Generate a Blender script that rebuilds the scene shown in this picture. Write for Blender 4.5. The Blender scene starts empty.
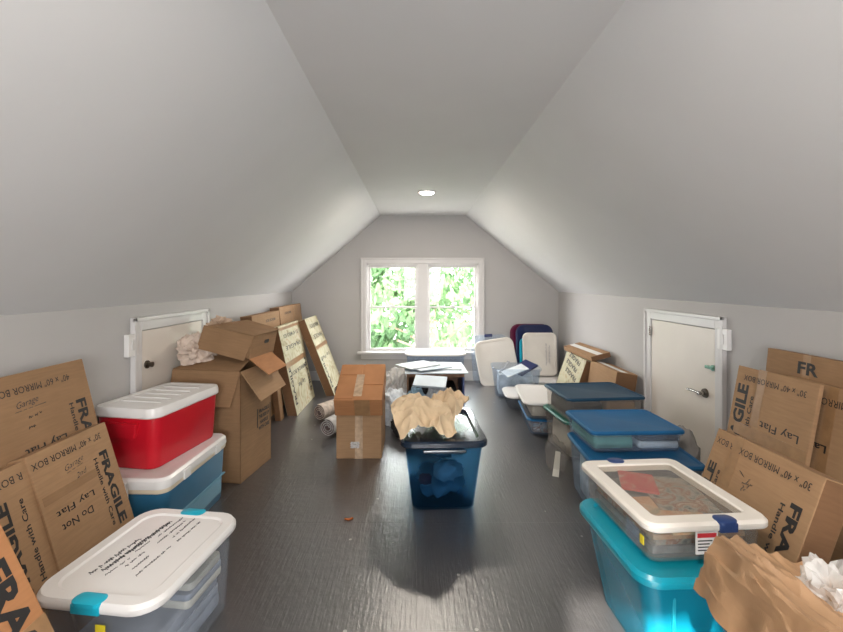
import bpy, bmesh, math, random
from mathutils import Vector, Matrix, Euler, noise
R = math.radians
C = bpy.context.scene.collection
scene = bpy.context.scene

# ------------------------------------------------------------------ materials
def new_mat(name):
    m = bpy.data.materials.new(name); m.use_nodes = True
    nt = m.node_tree
    return m, nt, nt.nodes['Principled BSDF'], nt.nodes['Material Output']

def plain(name, col, rough=.5, metal=0, spec=.5, vary=0, scale=6, bump=0, bscale=60, coat=0):
    m, nt, p, o = new_mat(name)
    p.inputs['Base Color'].default_value = (*col, 1)
    p.inputs['Roughness'].default_value = rough
    p.inputs['Metallic'].default_value = metal
    p.inputs['Specular IOR Level'].default_value = spec
    p.inputs['Coat Weight'].default_value = coat
    tc = nt.nodes.new('ShaderNodeTexCoord')
    if vary:
        n = nt.nodes.new('ShaderNodeTexNoise'); n.inputs['Scale'].default_value = scale; n.inputs['Detail'].default_value = 5
        nt.links.new(tc.outputs['Object'], n.inputs['Vector'])
        r = nt.nodes.new('ShaderNodeValToRGB')
        r.color_ramp.elements[0].position = .3; r.color_ramp.elements[1].position = .7
        r.color_ramp.elements[0].color = (*[c*(1-vary) for c in col], 1)
        r.color_ramp.elements[1].color = (*[min(1, c*(1+vary)) for c in col], 1)
        nt.links.new(n.outputs['Fac'], r.inputs['Fac']); nt.links.new(r.outputs['Color'], p.inputs['Base Color'])
    if bump:
        n2 = nt.nodes.new('ShaderNodeTexNoise'); n2.inputs['Scale'].default_value = bscale; n2.inputs['Detail'].default_value = 4
        nt.links.new(tc.outputs['Object'], n2.inputs['Vector'])
        b = nt.nodes.new('ShaderNodeBump'); b.inputs['Strength'].default_value = bump; b.inputs['Distance'].default_value = .004
        nt.links.new(n2.outputs['Fac'], b.inputs['Height']); nt.links.new(b.outputs['Normal'], p.inputs['Normal'])
    return m

def clear(name, tint, body, fac, rough=.18):
    """see-through plastic: part of the light passes straight, the rest meets hazy plastic"""
    m, nt, p, o = new_mat(name)
    p.inputs['Base Color'].default_value = (*body, 1); p.inputs['Roughness'].default_value = rough
    t = nt.nodes.new('ShaderNodeBsdfTransparent'); t.inputs['Color'].default_value = (*tint, 1)
    mx = nt.nodes.new('ShaderNodeMixShader'); mx.inputs['Fac'].default_value = fac
    nt.links.new(t.outputs[0], mx.inputs[1]); nt.links.new(p.outputs[0], mx.inputs[2]); nt.links.new(mx.outputs[0], o.inputs['Surface'])
    return m

def cardboard(name, col):
    m, nt, p, o = new_mat(name)
    p.inputs['Roughness'].default_value = .75; p.inputs['Specular IOR Level'].default_value = .25
    tc = nt.nodes.new('ShaderNodeTexCoord'); mp = nt.nodes.new('ShaderNodeMapping')
    mp.inputs['Scale'].default_value = (3, 3, 30)
    nt.links.new(tc.outputs['Object'], mp.inputs['Vector'])
    n = nt.nodes.new('ShaderNodeTexNoise'); n.inputs['Scale'].default_value = 3; n.inputs['Detail'].default_value = 6
    nt.links.new(mp.outputs[0], n.inputs['Vector'])
    n2 = nt.nodes.new('ShaderNodeTexNoise'); n2.inputs['Scale'].default_value = 4; n2.inputs['Detail'].default_value = 3
    nt.links.new(tc.outputs['Object'], n2.inputs['Vector'])
    ad = nt.nodes.new('ShaderNodeMath'); ad.operation = 'ADD'
    nt.links.new(n.outputs['Fac'], ad.inputs[0]); nt.links.new(n2.outputs['Fac'], ad.inputs[1])
    r = nt.nodes.new('ShaderNodeValToRGB')
    r.color_ramp.elements[0].position = .35; r.color_ramp.elements[1].position = .65
    hv = nt.nodes.new('ShaderNodeMath'); hv.operation = 'MULTIPLY'; hv.inputs[1].default_value = .5
    nt.links.new(ad.outputs[0], hv.inputs[0]); nt.links.new(hv.outputs[0], r.inputs['Fac'])
    r.color_ramp.elements[0].color = (*[c*.88 for c in col], 1); r.color_ramp.elements[1].color = (*[c*1.1 for c in col], 1)
    nt.links.new(r.outputs['Color'], p.inputs['Base Color'])
    b = nt.nodes.new('ShaderNodeBump'); b.inputs['Strength'].default_value = .25; b.inputs['Distance'].default_value = .002
    nt.links.new(n2.outputs['Fac'], b.inputs['Height']); nt.links.new(b.outputs['Normal'], p.inputs['Normal'])
    return m

def floor_mat():
    m, nt, p, o = new_mat('charcoal_floor_paint')
    tc = nt.nodes.new('ShaderNodeTexCoord')
    L = nt.links.new
    n = nt.nodes.new('ShaderNodeTexNoise'); n.inputs['Scale'].default_value = 1.6; n.inputs['Detail'].default_value = 6
    L(tc.outputs['Object'], n.inputs['Vector'])
    r = nt.nodes.new('ShaderNodeValToRGB')
    r.color_ramp.elements[0].position = .3; r.color_ramp.elements[1].position = .7
    r.color_ramp.elements[0].color = (.040, .038, .039, 1); r.color_ramp.elements[1].color = (.064, .060, .060, 1)
    L(n.outputs['Fac'], r.inputs['Fac'])
    # paint flecks
    v = nt.nodes.new('ShaderNodeTexVoronoi'); v.inputs['Scale'].default_value = 5.5
    L(tc.outputs['Object'], v.inputs['Vector'])
    lt = nt.nodes.new('ShaderNodeMath'); lt.operation = 'LESS_THAN'; lt.inputs[1].default_value = .045
    L(v.outputs['Distance'], lt.inputs[0])
    mx = nt.nodes.new('ShaderNodeMix'); mx.data_type = 'RGBA'; mx.inputs['B'].default_value = (.3, .29, .27, 1)
    L(lt.outputs[0], mx.inputs['Factor']); L(r.outputs['Color'], mx.inputs['A'])
    L(mx.outputs['Result'], p.inputs['Base Color'])
    # roughness streaks, sheet joints and plywood grain bump
    mp = nt.nodes.new('ShaderNodeMapping'); mp.inputs['Scale'].default_value = (60, 5, 1)
    L(tc.outputs['Object'], mp.inputs['Vector'])
    g = nt.nodes.new('ShaderNodeTexNoise'); g.inputs['Scale'].default_value = 1.5; g.inputs['Detail'].default_value = 5
    L(mp.outputs[0], g.inputs['Vector'])
    g2 = nt.nodes.new('ShaderNodeTexNoise'); g2.inputs['Scale'].default_value = 22; g2.inputs['Detail'].default_value = 3
    L(tc.outputs['Object'], g2.inputs['Vector'])
    ad = nt.nodes.new('ShaderNodeMath'); ad.operation = 'ADD'; L(g.outputs['Fac'], ad.inputs[0]); L(g2.outputs['Fac'], ad.inputs[1])
    br = nt.nodes.new('ShaderNodeTexBrick'); br.inputs['Scale'].default_value = 1
    br.inputs['Brick Width'].default_value = 2.44; br.inputs['Row Height'].default_value = 1.22; br.inputs['Mortar Size'].default_value = .003
    L(tc.outputs['Object'], br.inputs['Vector'])
    sb = nt.nodes.new('ShaderNodeMath'); sb.operation = 'SUBTRACT'; L(ad.outputs[0], sb.inputs[0]); L(br.outputs['Fac'], sb.inputs[1])
    b = nt.nodes.new('ShaderNodeBump'); b.inputs['Strength'].default_value = .6; b.inputs['Distance'].default_value = .003
    L(sb.outputs[0], b.inputs['Height']); L(b.outputs['Normal'], p.inputs['Normal'])
    mr = nt.nodes.new('ShaderNodeMapRange'); mr.inputs['To Min'].default_value = .30; mr.inputs['To Max'].default_value = .46
    L(n.outputs['Fac'], mr.inputs['Value']); L(mr.outputs[0], p.inputs['Roughness'])
    p.inputs['Specular IOR Level'].default_value = .9; p.inputs['Coat Weight'].default_value = 1; p.inputs['Coat Roughness'].default_value = .27; L(b.outputs['Normal'], p.inputs['Coat Normal'])
    return m

def page_print(name, cols, scale):
    m, nt, p, o = new_mat(name)
    tc = nt.nodes.new('ShaderNodeTexCoord'); v = nt.nodes.new('ShaderNodeTexNoise')
    v.inputs['Scale'].default_value = scale; v.inputs['Distortion'].default_value = 1.5
    nt.links.new(tc.outputs['Object'], v.inputs['Vector'])
    r = nt.nodes.new('ShaderNodeValToRGB'); cr = r.color_ramp
    cr.elements[0].position = .3; cr.elements[0].color = (*cols[0], 1); cr.elements[1].position = .7; cr.elements[1].color = (*cols[-1], 1)
    for i, c in enumerate(cols[1:-1]):
        e = cr.elements.new(.3+.4*(i+1)/(len(cols)-1)); e.color = (*c, 1)
    nt.links.new(v.outputs['Fac'], r.inputs['Fac']); nt.links.new(r.outputs['Color'], p.inputs['Base Color'])
    p.inputs['Roughness'].default_value = .6
    return m

def glow(name, col, s):
    m, nt, p, o = new_mat(name)
    e = nt.nodes.new('ShaderNodeEmission'); e.inputs['Color'].default_value = (*col, 1); e.inputs['Strength'].default_value = s
    nt.links.new(e.outputs[0], o.inputs['Surface'])
    return m

M = dict(
 ceiling=plain('ceiling_paint', (.66, .66, .665), .7, vary=.02, scale=2),
 wall=plain('wall_paint', (.46, .445, .435), .7, vary=.02, scale=2),
 trim=plain('trim_paint', (.64, .62, .61), .35, vary=.02),
 door=plain('door_paint', (.72, .66, .59), .4, vary=.03, scale=3),
 floor=floor_mat(),
 card=cardboard('cardboard', (.285, .168, .088)),
 card_b=cardboard('light_cardboard', (.34, .205, .11)),
 card_d=cardboard('dark_shaded_cardboard', (.19, .10, .05)),  # darker cardboard, carries the shade on box ends
 card_o=cardboard('orange_lit_cardboard', (.40, .185, .080)),  # the warm light on these cartons is put into the colour
 card_w=page_print('lit_printed_cardboard', [(.30, .24, .13), (.44, .40, .25), (.50, .46, .31), (.40, .30, .17)], 7),  # mottled print with the pale greenish window light in its colours
 tape=plain('brown_tape', (.30, .17, .08), .28, vary=.15, scale=20),
 tape_c=plain('clear_tape', (.46, .33, .22), .15, vary=.2, scale=30),
 ink=plain('black_ink', (.018, .016, .016), .6),
 pen=plain('marker_ink', (.03, .03, .035), .5),
 pen_blue=plain('faded_ink', (.22, .20, .24), .5),
 white=plain('white_plastic', (.76, .74, .72), .28, vary=.02, bump=.05, bscale=300),
 cream=plain('cream_plastic', (.80, .75, .68), .32, vary=.03),
 red=plain('red_plastic', (.52, .008, .020), .3, vary=.08, scale=3, bump=.1, bscale=150),
 cool=plain('steel_blue_plastic', (.03, .14, .25), .35, vary=.1, scale=3),
 cool_l=plain('pale_blue_plastic', (.16, .33, .44), .35),
 cool_band=plain('cream_band_plastic', (.70, .60, .45), .35),
 teal=plain('teal_plastic', (.01, .40, .55), .3),
 tub=clear('turquoise_plastic', (.1, .55, .72), (.004, .27, .40), .62, .25),
 tub_rim=plain('turquoise_rim_plastic', (.005, .28, .38), .28, vary=.05),
 blue_lid=plain('blue_lid_plastic', (.012, .115, .27), .5, spec=.3, vary=.12, scale=5, bump=.1, bscale=200),
 blue_dark=plain('dark_blue_lid_plastic', (.010, .05, .095), .45, spec=.3, vary=.12, scale=5, bump=.1, bscale=200),
 navy=plain('navy_plastic', (.012, .02, .085), .35),
 maroon=plain('maroon_plastic', (.13, .01, .045), .35),
 green_latch=plain('green_plastic', (.02, .13, .10), .35),
 latch=plain('navy_latch_plastic', (.02, .05, .17), .35, vary=.1),
 navytub=clear('navy_clear_plastic', (.50, .68, .80), (.008, .04, .08), .16, .15),
 navyrim=plain('navy_rim_plastic', (.012, .022, .04), .18, coat=.3),
 clear=clear('clear_plastic', (.94, .95, .965), (.62, .66, .72), .09, .12),
 clear_b=clear('bluish_clear_plastic', (.92, .95, .98), (.50, .60, .75), .13),
 hazy=clear('hazy_clear_plastic', (.96, .95, .94), (.6, .57, .54), .12, .25),
 bag_panel=clear('frosted_panel', (.95, .93, .90), (.5, .48, .45), .16, .35),
 bag=clear('bag_film', (.95, .95, .95), (.85, .83, .80), .45, .12),
 kraft=plain('kraft_paper', (.70, .53, .34), .7, vary=.10, scale=9, bump=.3, bscale=40),
 newsprint=plain('newsprint_paper', (.62, .50, .42), .75, vary=.10, scale=12, bump=.3, bscale=50),
 peach=plain('peach_paper', (.62, .45, .33), .75, vary=.1, scale=12),
 paper=plain('white_paper', (.66, .70, .72), .55, vary=.04, scale=8),
 bpaper=plain('blue_white_board', (.55, .62, .68), .45, vary=.06, scale=8),
 label=plain('label_paper', (.75, .74, .72), .5),
 yellow=plain('yellow_sticker', (.75, .62, .03), .5),
 redlab=plain('red_label', (.5, .02, .03), .5),
 purple=plain('purple_label', (.25, .08, .35), .5),
 metal=plain('brushed_nickel', (.42, .40, .38), .25, metal=1),
 dmetal=plain('dark_nickel', (.16, .14, .12), .35, metal=1),
 brass=plain('tarnished_bolt', (.18, .33, .25), .35, metal=.6),
 greycloth=plain('grey_cloth', (.30, .33, .38), .9, vary=.2, scale=6, bump=.4, bscale=40),
 linen=plain('cream_cloth', (.62, .60, .52), .9, vary=.1, bump=.3, bscale=40),
 bluecloth=plain('blue_cloth', (.20, .32, .42), .9, vary=.35, scale=5, bump=.4, bscale=30),
 lightcloth=plain('pale_blue_cloth', (.52, .60, .68), .9, vary=.2, scale=5),
 redcloth=plain('wine_cloth', (.20, .02, .04), .9),
 greencloth=plain('sea_green_cloth', (.16, .46, .36), .9, vary=.15),
 blackcloth=plain('black_cloth', (.02, .02, .022), .7, vary=.3),
 whitecloth=plain('white_cloth', (.62, .66, .70), .85, vary=.3, scale=12),
 wood=plain('brown_wood', (.20, .10, .05), .5, vary=.3, scale=12),
 rug=plain('beige_rug', (.52, .43, .36), .95, vary=.25, scale=30, bump=.6, bscale=200),
 rug_s=plain('rug_backing', (.16, .11, .10), .95, vary=.3, scale=30),
 rug_g=plain('grey_rug', (.50, .48, .46), .95, vary=.2, scale=30),
 mag=page_print('magazine_print', [(.06, .08, .07), (.40, .38, .33), (.32, .14, .07), (.62, .56, .48)], 11),
 magred=page_print('red_magazine_print', [(.55, .03, .03), (.6, .10, .08), (.55, .35, .3)], 7),
 peachmag=page_print('peach_magazine_print', [(.62, .26, .10), (.7, .46, .28), (.3, .3, .2)], 8),
 books=plain('grey_books', (.22, .23, .24), .5, vary=.4, scale=20),
 leaf=plain('dry_leaf', (.42, .11, .02), .7),
 lens=glow('lamp_lens', (1, .93, .84), 45),
 bark=plain('bark', (.18, .13, .09), .9, vary=.3),
 pale_ground=plain('neutral_ground', (.42, .40, .36), .9, vary=.4, scale=2),
)
def leafmat(name, col):
    m, nt, p, o = new_mat(name)
    p.inputs['Base Color'].default_value = (*col, 1); p.inputs['Roughness'].default_value = .6
    t = nt.nodes.new('ShaderNodeBsdfTranslucent'); t.inputs['Color'].default_value = (*[min(1, c*1.3) for c in col], 1)
    mx = nt.nodes.new('ShaderNodeMixShader'); mx.inputs['Fac'].default_value = .5
    nt.links.new(p.outputs[0], mx.inputs[1]); nt.links.new(t.outputs[0], mx.inputs[2]); nt.links.new(mx.outputs[0], o.inputs['Surface'])
    return m
M['fol'] = leafmat('leaf_green', (.085, .16, .07)); M['fol2'] = leafmat('leaf_yellow_green', (.12, .20, .09))
# window glass
m, nt, p, o = new_mat('window_glass')
t = nt.nodes.new('ShaderNodeBsdfTransparent'); g = nt.nodes.new('ShaderNodeBsdfGlossy'); g.inputs['Roughness'].default_value = .02
mx = nt.nodes.new('ShaderNodeMixShader'); mx.inputs['Fac'].default_value = .015
nt.links.new(t.outputs[0], mx.inputs[1]); nt.links.new(g.outputs[0], mx.inputs[2]); nt.links.new(mx.outputs[0], o.inputs['Surface'])
M['glass'] = m

# ------------------------------------------------------------------ geometry helpers
WORLD = {}
def link(o, parent=None):
    C.objects.link(o)
    if parent is not None: o.parent = parent
    return o
def obj(name, bm, mat, parent=None, smooth=False, autos=None):
    bmesh.ops.recalc_face_normals(bm, faces=bm.faces)
    me = bpy.data.meshes.new(name); bm.to_mesh(me); bm.free()
    me.materials.append(M[mat] if isinstance(mat, str) else mat)
    if smooth: me.polygons.foreach_set('use_smooth', [True]*len(me.polygons))
    o = bpy.data.objects.new(name, me); link(o, parent)
    if smooth and autos:
        me.set_sharp_from_angle(angle=R(autos))
    return o
def thing(name, label, cat, loc=(0,0,0), rot=(0,0,0), group=None):
    o = bpy.data.objects.new(name, None); link(o)
    o.location = loc; o.rotation_euler = rot; o.empty_display_size = .05
    o['label'] = label; o['category'] = cat
    if group: o['group'] = group
    WORLD[o] = Matrix.Translation(loc) @ Euler(rot).to_matrix().to_4x4()
    return o
def tag(o, label, cat, group=None, kind=None):
    o['label'] = label; o['category'] = cat
    if group: o['group'] = group
    if kind: o['kind'] = kind
    return o
def struct(name, bm, mat, parent=None, smooth=False):
    o = obj(name, bm, mat, parent, smooth)
    if parent is None: o['kind'] = 'structure'
    return o
def place(o, loc, rot=(0,0,0)):
    o.location = loc; o.rotation_euler = rot; return o

def box(bm, x0, x1, y0, y1, z0, z1, bev=0, seg=2):
    vs = [bm.verts.new((x, y, z)) for z in (z0, z1) for y in (y0, y1) for x in (x0, x1)]
    f = [(0,1,3,2), (4,6,7,5), (0,4,5,1), (2,3,7,6), (0,2,6,4), (1,5,7,3)]
    fs = [bm.faces.new([vs[i] for i in q]) for q in f]
    if bev:
        es = set(e for q in fs for e in q.edges)
        bmesh.ops.bevel(bm, geom=list(es), offset=bev, segments=seg, affect='EDGES', profile=.6)
    return bm
def B(*a, **k):
    return box(bmesh.new(), *a, **k)
def slab4(pts, t, bm=None):
    """a thick quad through four points"""
    bm = bm or bmesh.new()
    P = [Vector(p) for p in pts]; n = (P[1]-P[0]).cross(P[3]-P[0]).normalized()*t*.5
    a = [bm.verts.new(p+n) for p in P]; b = [bm.verts.new(p-n) for p in P]
    bm.faces.new(a); bm.faces.new(b[::-1])
    for i in range(4):
        j = (i+1) % 4
        bm.faces.new([a[i], b[i], b[j], a[j]])
    return bm
def rring(w, d, r, n=6):
    pts = []; r = min(r, w/2-.001, d/2-.001)
    for cx, cy, a0 in ((w/2-r, d/2-r, 0), (-w/2+r, d/2-r, 90), (-w/2+r, -d/2+r, 180), (w/2-r, -d/2+r, 270)):
        for i in range(n+1):
            a = R(a0+90*i/n); pts.append((cx+r*math.cos(a), cy+r*math.sin(a)))
    return pts
def loft(rings, bm=None, cap0=True, cap1=True):
    bm = bm or bmesh.new(); prev = None; first = None
    for (w, d, r, z) in rings:
        cur = [bm.verts.new((x, y, z)) for x, y in rring(w, d, r)]
        if prev:
            k = len(cur)
            for i in range(k):
                bm.faces.new([prev[i], prev[(i+1) % k], cur[(i+1) % k], cur[i]])
        else: first = cur
        prev = cur
    if cap0: bm.faces.new(first[::-1])
    if cap1: bm.faces.new(prev)
    return bm
def cyl(bm, p0, p1, r0, r1=None, n=20):
    r1 = r0 if r1 is None else r1
    p0, p1 = Vector(p0), Vector(p1); ax = (p1-p0).normalized()
    u = ax.orthogonal().normalized(); v = ax.cross(u)
    a = [bm.verts.new(p0+(u*math.cos(t)+v*math.sin(t))*r0) for t in [2*math.pi*i/n for i in range(n)]]
    b = [bm.verts.new(p1+(u*math.cos(t)+v*math.sin(t))*r1) for t in [2*math.pi*i/n for i in range(n)]]
    for i in range(n): bm.faces.new([a[i], a[(i+1) % n], b[(i+1) % n], b[i]])
    bm.faces.new(a[::-1]); bm.faces.new(b)
    return bm
def tube(bm, pts, r, n=5):
    pts = [Vector(p) for p in pts]; prev = None
    for i, p in enumerate(pts):
        t = (pts[min(i+1, len(pts)-1)]-pts[max(i-1, 0)]).normalized()
        u = t.orthogonal().normalized(); v = t.cross(u)
        cur = [bm.verts.new(p+(u*math.cos(a)+v*math.sin(a))*r) for a in [2*math.pi*k/n for k in range(n)]]
        if prev:
            for k in range(n): bm.faces.new([prev[k], prev[(k+1) % n], cur[(k+1) % n], cur[k]])
        prev = cur
    return bm
def crumple(rx, ry, rz, seed, amp=.35, fr=2.2, sub=4):
    """crumpled ball of paper or cloth"""
    bm = bmesh.new(); bmesh.ops.create_icosphere(bm, subdivisions=sub, radius=1)
    off = Vector((seed*7.3, seed*3.1, seed*1.7))
    for v in bm.verts:
        p = v.co.copy()
        q = p*fr+off
        a = abs(noise.noise(q))*1.4 + abs(noise.noise(q*2.3))*.8 + abs(noise.noise(q*5))*.35
        s = 1 - amp*a*1.1 + .12*noise.noise(p*1.1+off)
        v.co = Vector((p.x*s*rx, p.y*s*ry, p.z*s*rz))
    lo = min(v.co.z for v in bm.verts)
    for v in bm.verts:
        v.co.z = max(v.co.z, lo*.72)
    lo = min(v.co.z for v in bm.verts)
    for v in bm.verts: v.co.z -= lo
    return bm
def sheet(w, d, fn, n=40, t=.004):
    """a sheet of paper or cloth lying as z = fn(u, v) with x,y pulled; both sides"""
    bm = bmesh.new(); top = []; bot = []
    for j in range(n+1):
        a = []; b = []
        for i in range(n+1):
            u = i/n*2-1; v = j/n*2-1
            x, y, z = fn(u, v)
            a.append(bm.verts.new((x*w/2, y*d/2, z+t))); b.append(bm.verts.new((x*w/2, y*d/2, z)))
        top.append(a); bot.append(b)
    for j in range(n):
        for i in range(n):
            bm.faces.new([top[j][i], top[j][i+1], top[j+1][i+1], top[j+1][i]])
            bm.faces.new([bot[j][i], bot[j+1][i], bot[j+1][i+1], bot[j][i+1]])
    for i in range(n):
        bm.faces.new([top[0][i], bot[0][i], bot[0][i+1], top[0][i+1]])
        bm.faces.new([top[n][i], top[n][i+1], bot[n][i+1], bot[n][i]])
        bm.faces.new([top[i][0], top[i+1][0], bot[i+1][0], bot[i][0]])
        bm.faces.new([top[i][n], bot[i][n], bot[i+1][n], top[i+1][n]])
    return bm

_tc = {}
def text_geo(s, bold=0.0, shear=0.0):
    key = (s, bold, shear)
    if key not in _tc:
        cu = bpy.data.curves.new('lettering', 'FONT'); cu.body = s; cu.resolution_u = 2; cu.offset = bold; cu.shear = shear
        o = bpy.data.objects.new('lettering', cu); C.objects.link(o)
        bpy.context.view_layer.update()
        dg = bpy.context.evaluated_depsgraph_get()
        me = bpy.data.meshes.new_from_object(o.evaluated_get(dg))
        vs = [v.co.copy() for v in me.vertices]; fs = [tuple(p.vertices) for p in me.polygons]
        bpy.data.objects.remove(o); bpy.data.meshes.remove(me)
        x0 = min(v.x for v in vs); x1 = max(v.x for v in vs); y0 = min(v.y for v in vs); y1 = max(v.y for v in vs)
        vs = [((v.x-x0)/(x1-x0)-.5, (v.y-y0)/(y1-y0)-.5) for v in vs]
        _tc[key] = (vs, fs)
    return _tc[key]
def letter(parent, s, u, v, ang, length, height, y=0, mat='ink', bold=.015, name='printed_lettering', frame=None, shear=0):
    """lettering on a face: u right, v up; frame maps (u, v, out) to local; default face looks along -y"""
    vs, fs = text_geo(s, bold, shear)
    a = R(ang); ca, sa = math.cos(a), math.sin(a)
    adj = {i: set() for i in range(len(vs))}
    for f in fs:
        for i in range(len(f)): adj[f[i]].add(f[i-1]); adj[f[i-1]].add(f[i])
    comp = [-1]*len(vs); spans = []
    for i in range(len(vs)):
        if comp[i] < 0:
            st = [i]; comp[i] = len(spans); xs = []
            while st:
                q = st.pop(); xs.append(vs[q][0])
                for w_ in adj[q]:
                    if comp[w_] < 0: comp[w_] = comp[i]; st.append(w_)
            spans.append((min(xs), max(xs)))
    order = sorted(range(len(spans)), key=lambda k: spans[k][0]); word = {}; cur = 0; end = -9
    for k in order:
        if end > -9 and ' ' in s and spans[k][0]-end > .30/len(s): cur += 1
        word[k] = cur; end = max(end, spans[k][1])
    last = None
    for wd in range(cur+1):
        bm = bmesh.new(); out = {}
        for i, (x, z) in enumerate(vs):
            if word[comp[i]] != wd: continue
            x *= length; z *= height
            U = u+x*ca-z*sa; V = v+x*sa+z*ca
            out[i] = bm.verts.new((U, y-.0012, V) if frame is None else frame(U, V, .0012))
        for f in fs:
            if f[0] in out:
                try: bm.faces.new([out[i] for i in f])
                except ValueError: pass
        me = bpy.data.meshes.new(name); bm.to_mesh(me); bm.free(); me.materials.append(M[mat])
        last = link(bpy.data.objects.new(name, me), parent)
    return last
def scribble(parent, lines, frame, seed, mat='pen', amp=.008, r=.0009, name='handwriting'):
    """marker handwriting: each line is (u0, v0, u1, v1)"""
    rnd = random.Random(seed); bm = bmesh.new()
    for (u0, v0, u1, v1) in lines:
        L = math.hypot(u1-u0, v1-v0); n = max(8, int(L/.0045)); dx, dy = (u1-u0)/L, (v1-v0)/L; pts = []
        for i in range(n+1):
            t = i/n*L; w = (1 if i % 2 else -1)*amp*rnd.uniform(.2, 1)
            if rnd.random() < .16 and len(pts) > 2:
                tube(bm, pts, r, 4); pts = []
            else: pts.append(frame(u0+dx*t-dy*w, v0+dy*t+dx*w, .001))
        if len(pts) > 2: tube(bm, pts, r, 4)
    return obj(name, bm, mat, parent)

# ------------------------------------------------------------------ the room
LX, RX, YB, YR = -1.761, 2.023, 5.955, -1.6     # walls left and right, gable wall with the window, rear wall
KN, CE, CL, CR = 1.255, 2.339, -.503, .700
T = .12
struct('floor', B(LX-T, RX+T, YR-T, YB+T, -.1, 0), 'floor')
struct('wall_left', B(LX-T, LX, YR, YB, 0, KN), 'wall')
struct('wall_right', B(RX, RX+T, YR, YB, 0, KN), 'wall')
def slope(name, xa, za, xb, zb):
    d = Vector((xb-xa, 0, zb-za)).normalized(); n = Vector((-d.z, 0, d.x))
    if n.z < 0: n = -n
    a = Vector((xa, 0, za)); b = Vector((xb, 0, zb)); n *= T
    bm = bmesh.new(); q = [a, b, b+n, a+n]
    v0 = [bm.verts.new((p.x, YR, p.z)) for p in q]; v1 = [bm.verts.new((p.x, YB, p.z)) for p in q]
    bm.faces.new(v0); bm.faces.new(v1[::-1])
    for i in range(4): bm.faces.new([v0[i], v1[i], v1[(i+1) % 4], v0[(i+1) % 4]])
    struct(name, bm, 'ceiling')
slope('ceiling_slope_left', LX, KN, CL, CE); slope('ceiling_slope_right', CR, CE, RX, KN)
struct('ceiling', B(CL-.05, CR+.05, YR, YB, CE, CE+T), 'ceiling')
# gable walls with window openings
def gable(name, y0, y1, hx0, hx1, hz0, hz1):
    bm = bmesh.new(); W = 2.6
    box(bm, LX-T, hx0, y0, y1, 0, CE+.2); box(bm, hx1, RX+T, y0, y1, 0, CE+.2)
    box(bm, hx0, hx1, y0, y1, 0, hz0); box(bm, hx0, hx1, y0, y1, hz1, CE+.2)
    struct(name, bm, 'wall')
def wx(p): return (p-416)*.0142
def wz(p): return 1.4-(p-281.6)*.0142
gable('wall_back', YB, YB+T, wx(366.5), wx(478.5), wz(351.5), wz(263.5))
gable('wall_rear', YR-T, YR, -.45, .85, .75, 2.0)
# window in the gable wall
def window(name, y, x0, x1, z0, z1, face, panes=True):
    """casing flush with wall plane y; face=-1 looks to -Y"""
    w = thing(name, '', 'window'); del w['label']; del w['category']; w['kind'] = 'structure'
    def yb(a, b): return (y+face*a, y+face*b) if face > 0 else (y+face*b, y+face*a)
    cw = .075
    bm = bmesh.new(); a, b = yb(0, .022)
    box(bm, x0-cw, x0, a, b, z0, z1+cw, .004); box(bm, x1, x1+cw, a, b, z0, z1+cw, .004); box(bm, x0, x1, a, b, z1, z1+cw, .004)
    a2, b2 = yb(.018, .034)
    box(bm, x0-cw-.004, x0-cw+.02, a2, b2, z0, z1+cw, .004); box(bm, x1+cw-.02, x1+cw+.004, a2, b2, z0, z1+cw, .004); box(bm, x0-cw-.004, x1+cw+.004, a2, b2, z1+cw-.02, z1+cw+.004, .004)
    obj('casing', bm, 'trim', w)
    a, b = yb(-.1, 0); j = .02
    bm = bmesh.new(); box(bm, x0-.001, x0+j, a, b, z0, z1); box(bm, x1-j, x1+.001, a, b, z0, z1); box(bm, x0, x1, a, b, z1-j, z1+.001)
    obj('jamb', bm, 'trim', w)
    mid = (x0+x1)/2; mw = .075
    a, b = yb(-.1, .012)
    obj('mullion', B(mid-mw, mid+mw, a, b, z0, z1, .004), 'trim', w)
    a, b = yb(-.1, .07)
    obj('window_sill', B(x0-cw-.05, x1+cw+.05, a if face > 0 else a, b, z0-.03, z0+.004, .006), 'trim', w)
    a, b = yb(0, .02)
    obj('apron', B(x0-cw, x1+cw, a, b, z0-.105, z0-.03, .004), 'trim', w)
    zm = (z0+z1)/2
    for (u0, u1) in ((x0+j, mid-mw), (mid+mw, x1-j)):
        for k, (q0, q1, off) in enumerate(((zm-.012, z1-j, -.07), (z0, zm+.016, -.045))):
            a, b = yb(off-.012, off+.012); s = .034; sb = .018 if k == 0 else .045; st = .018 if k else .04
            bm = bmesh.new()
            box(bm, u0, u0+s, a, b, q0, q1, .003); box(bm, u1-s, u1, a, b, q0, q1, .003)
            box(bm, u0+s, u1-s, a, b, q0, q0+sb, .003); box(bm, u0+s, u1-s, a, b, q1-st, q1, .003)
            sash = obj('sash', bm, 'trim', w)
            yy = y+face*off
            obj('glass_pane', B(u0+s, u1-s, yy-.002, yy+.002, q0+sb, q1-st), 'glass', sash)
        a, b = yb(-.04, -.02)
        obj('sash_lock', B((u0+u1)/2-.03, (u0+u1)/2+.03, a, b, zm+.016, zm+.03, .004), 'label', w)
    return w
window('window_1', YB, wx(366.5), wx(478.5), wz(351.5), wz(263.5), -1)
window('unseen_rear_window', YR, -.45, .85, .75, 2.0, 1)  # unseen window behind the camera, added for the sun beam and ceiling fill
# baseboards
struct('baseboard_back', B(LX, RX, YB-.016, YB, 0, .13, .004), 'trim')
struct('baseboard_left', B(LX, LX+.016, YR, 2.586, 0, .13, .004), 'trim')
struct('baseboard_left', B(LX, LX+.016, 3.522, YB, 0, .13, .004), 'trim')
struct('baseboard_right', B(RX-.016, RX, YR, 2.732, 0, .13, .004), 'trim')
struct('baseboard_right', B(RX-.016, RX, 3.678, YB, 0, .13, .004), 'trim')
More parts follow.
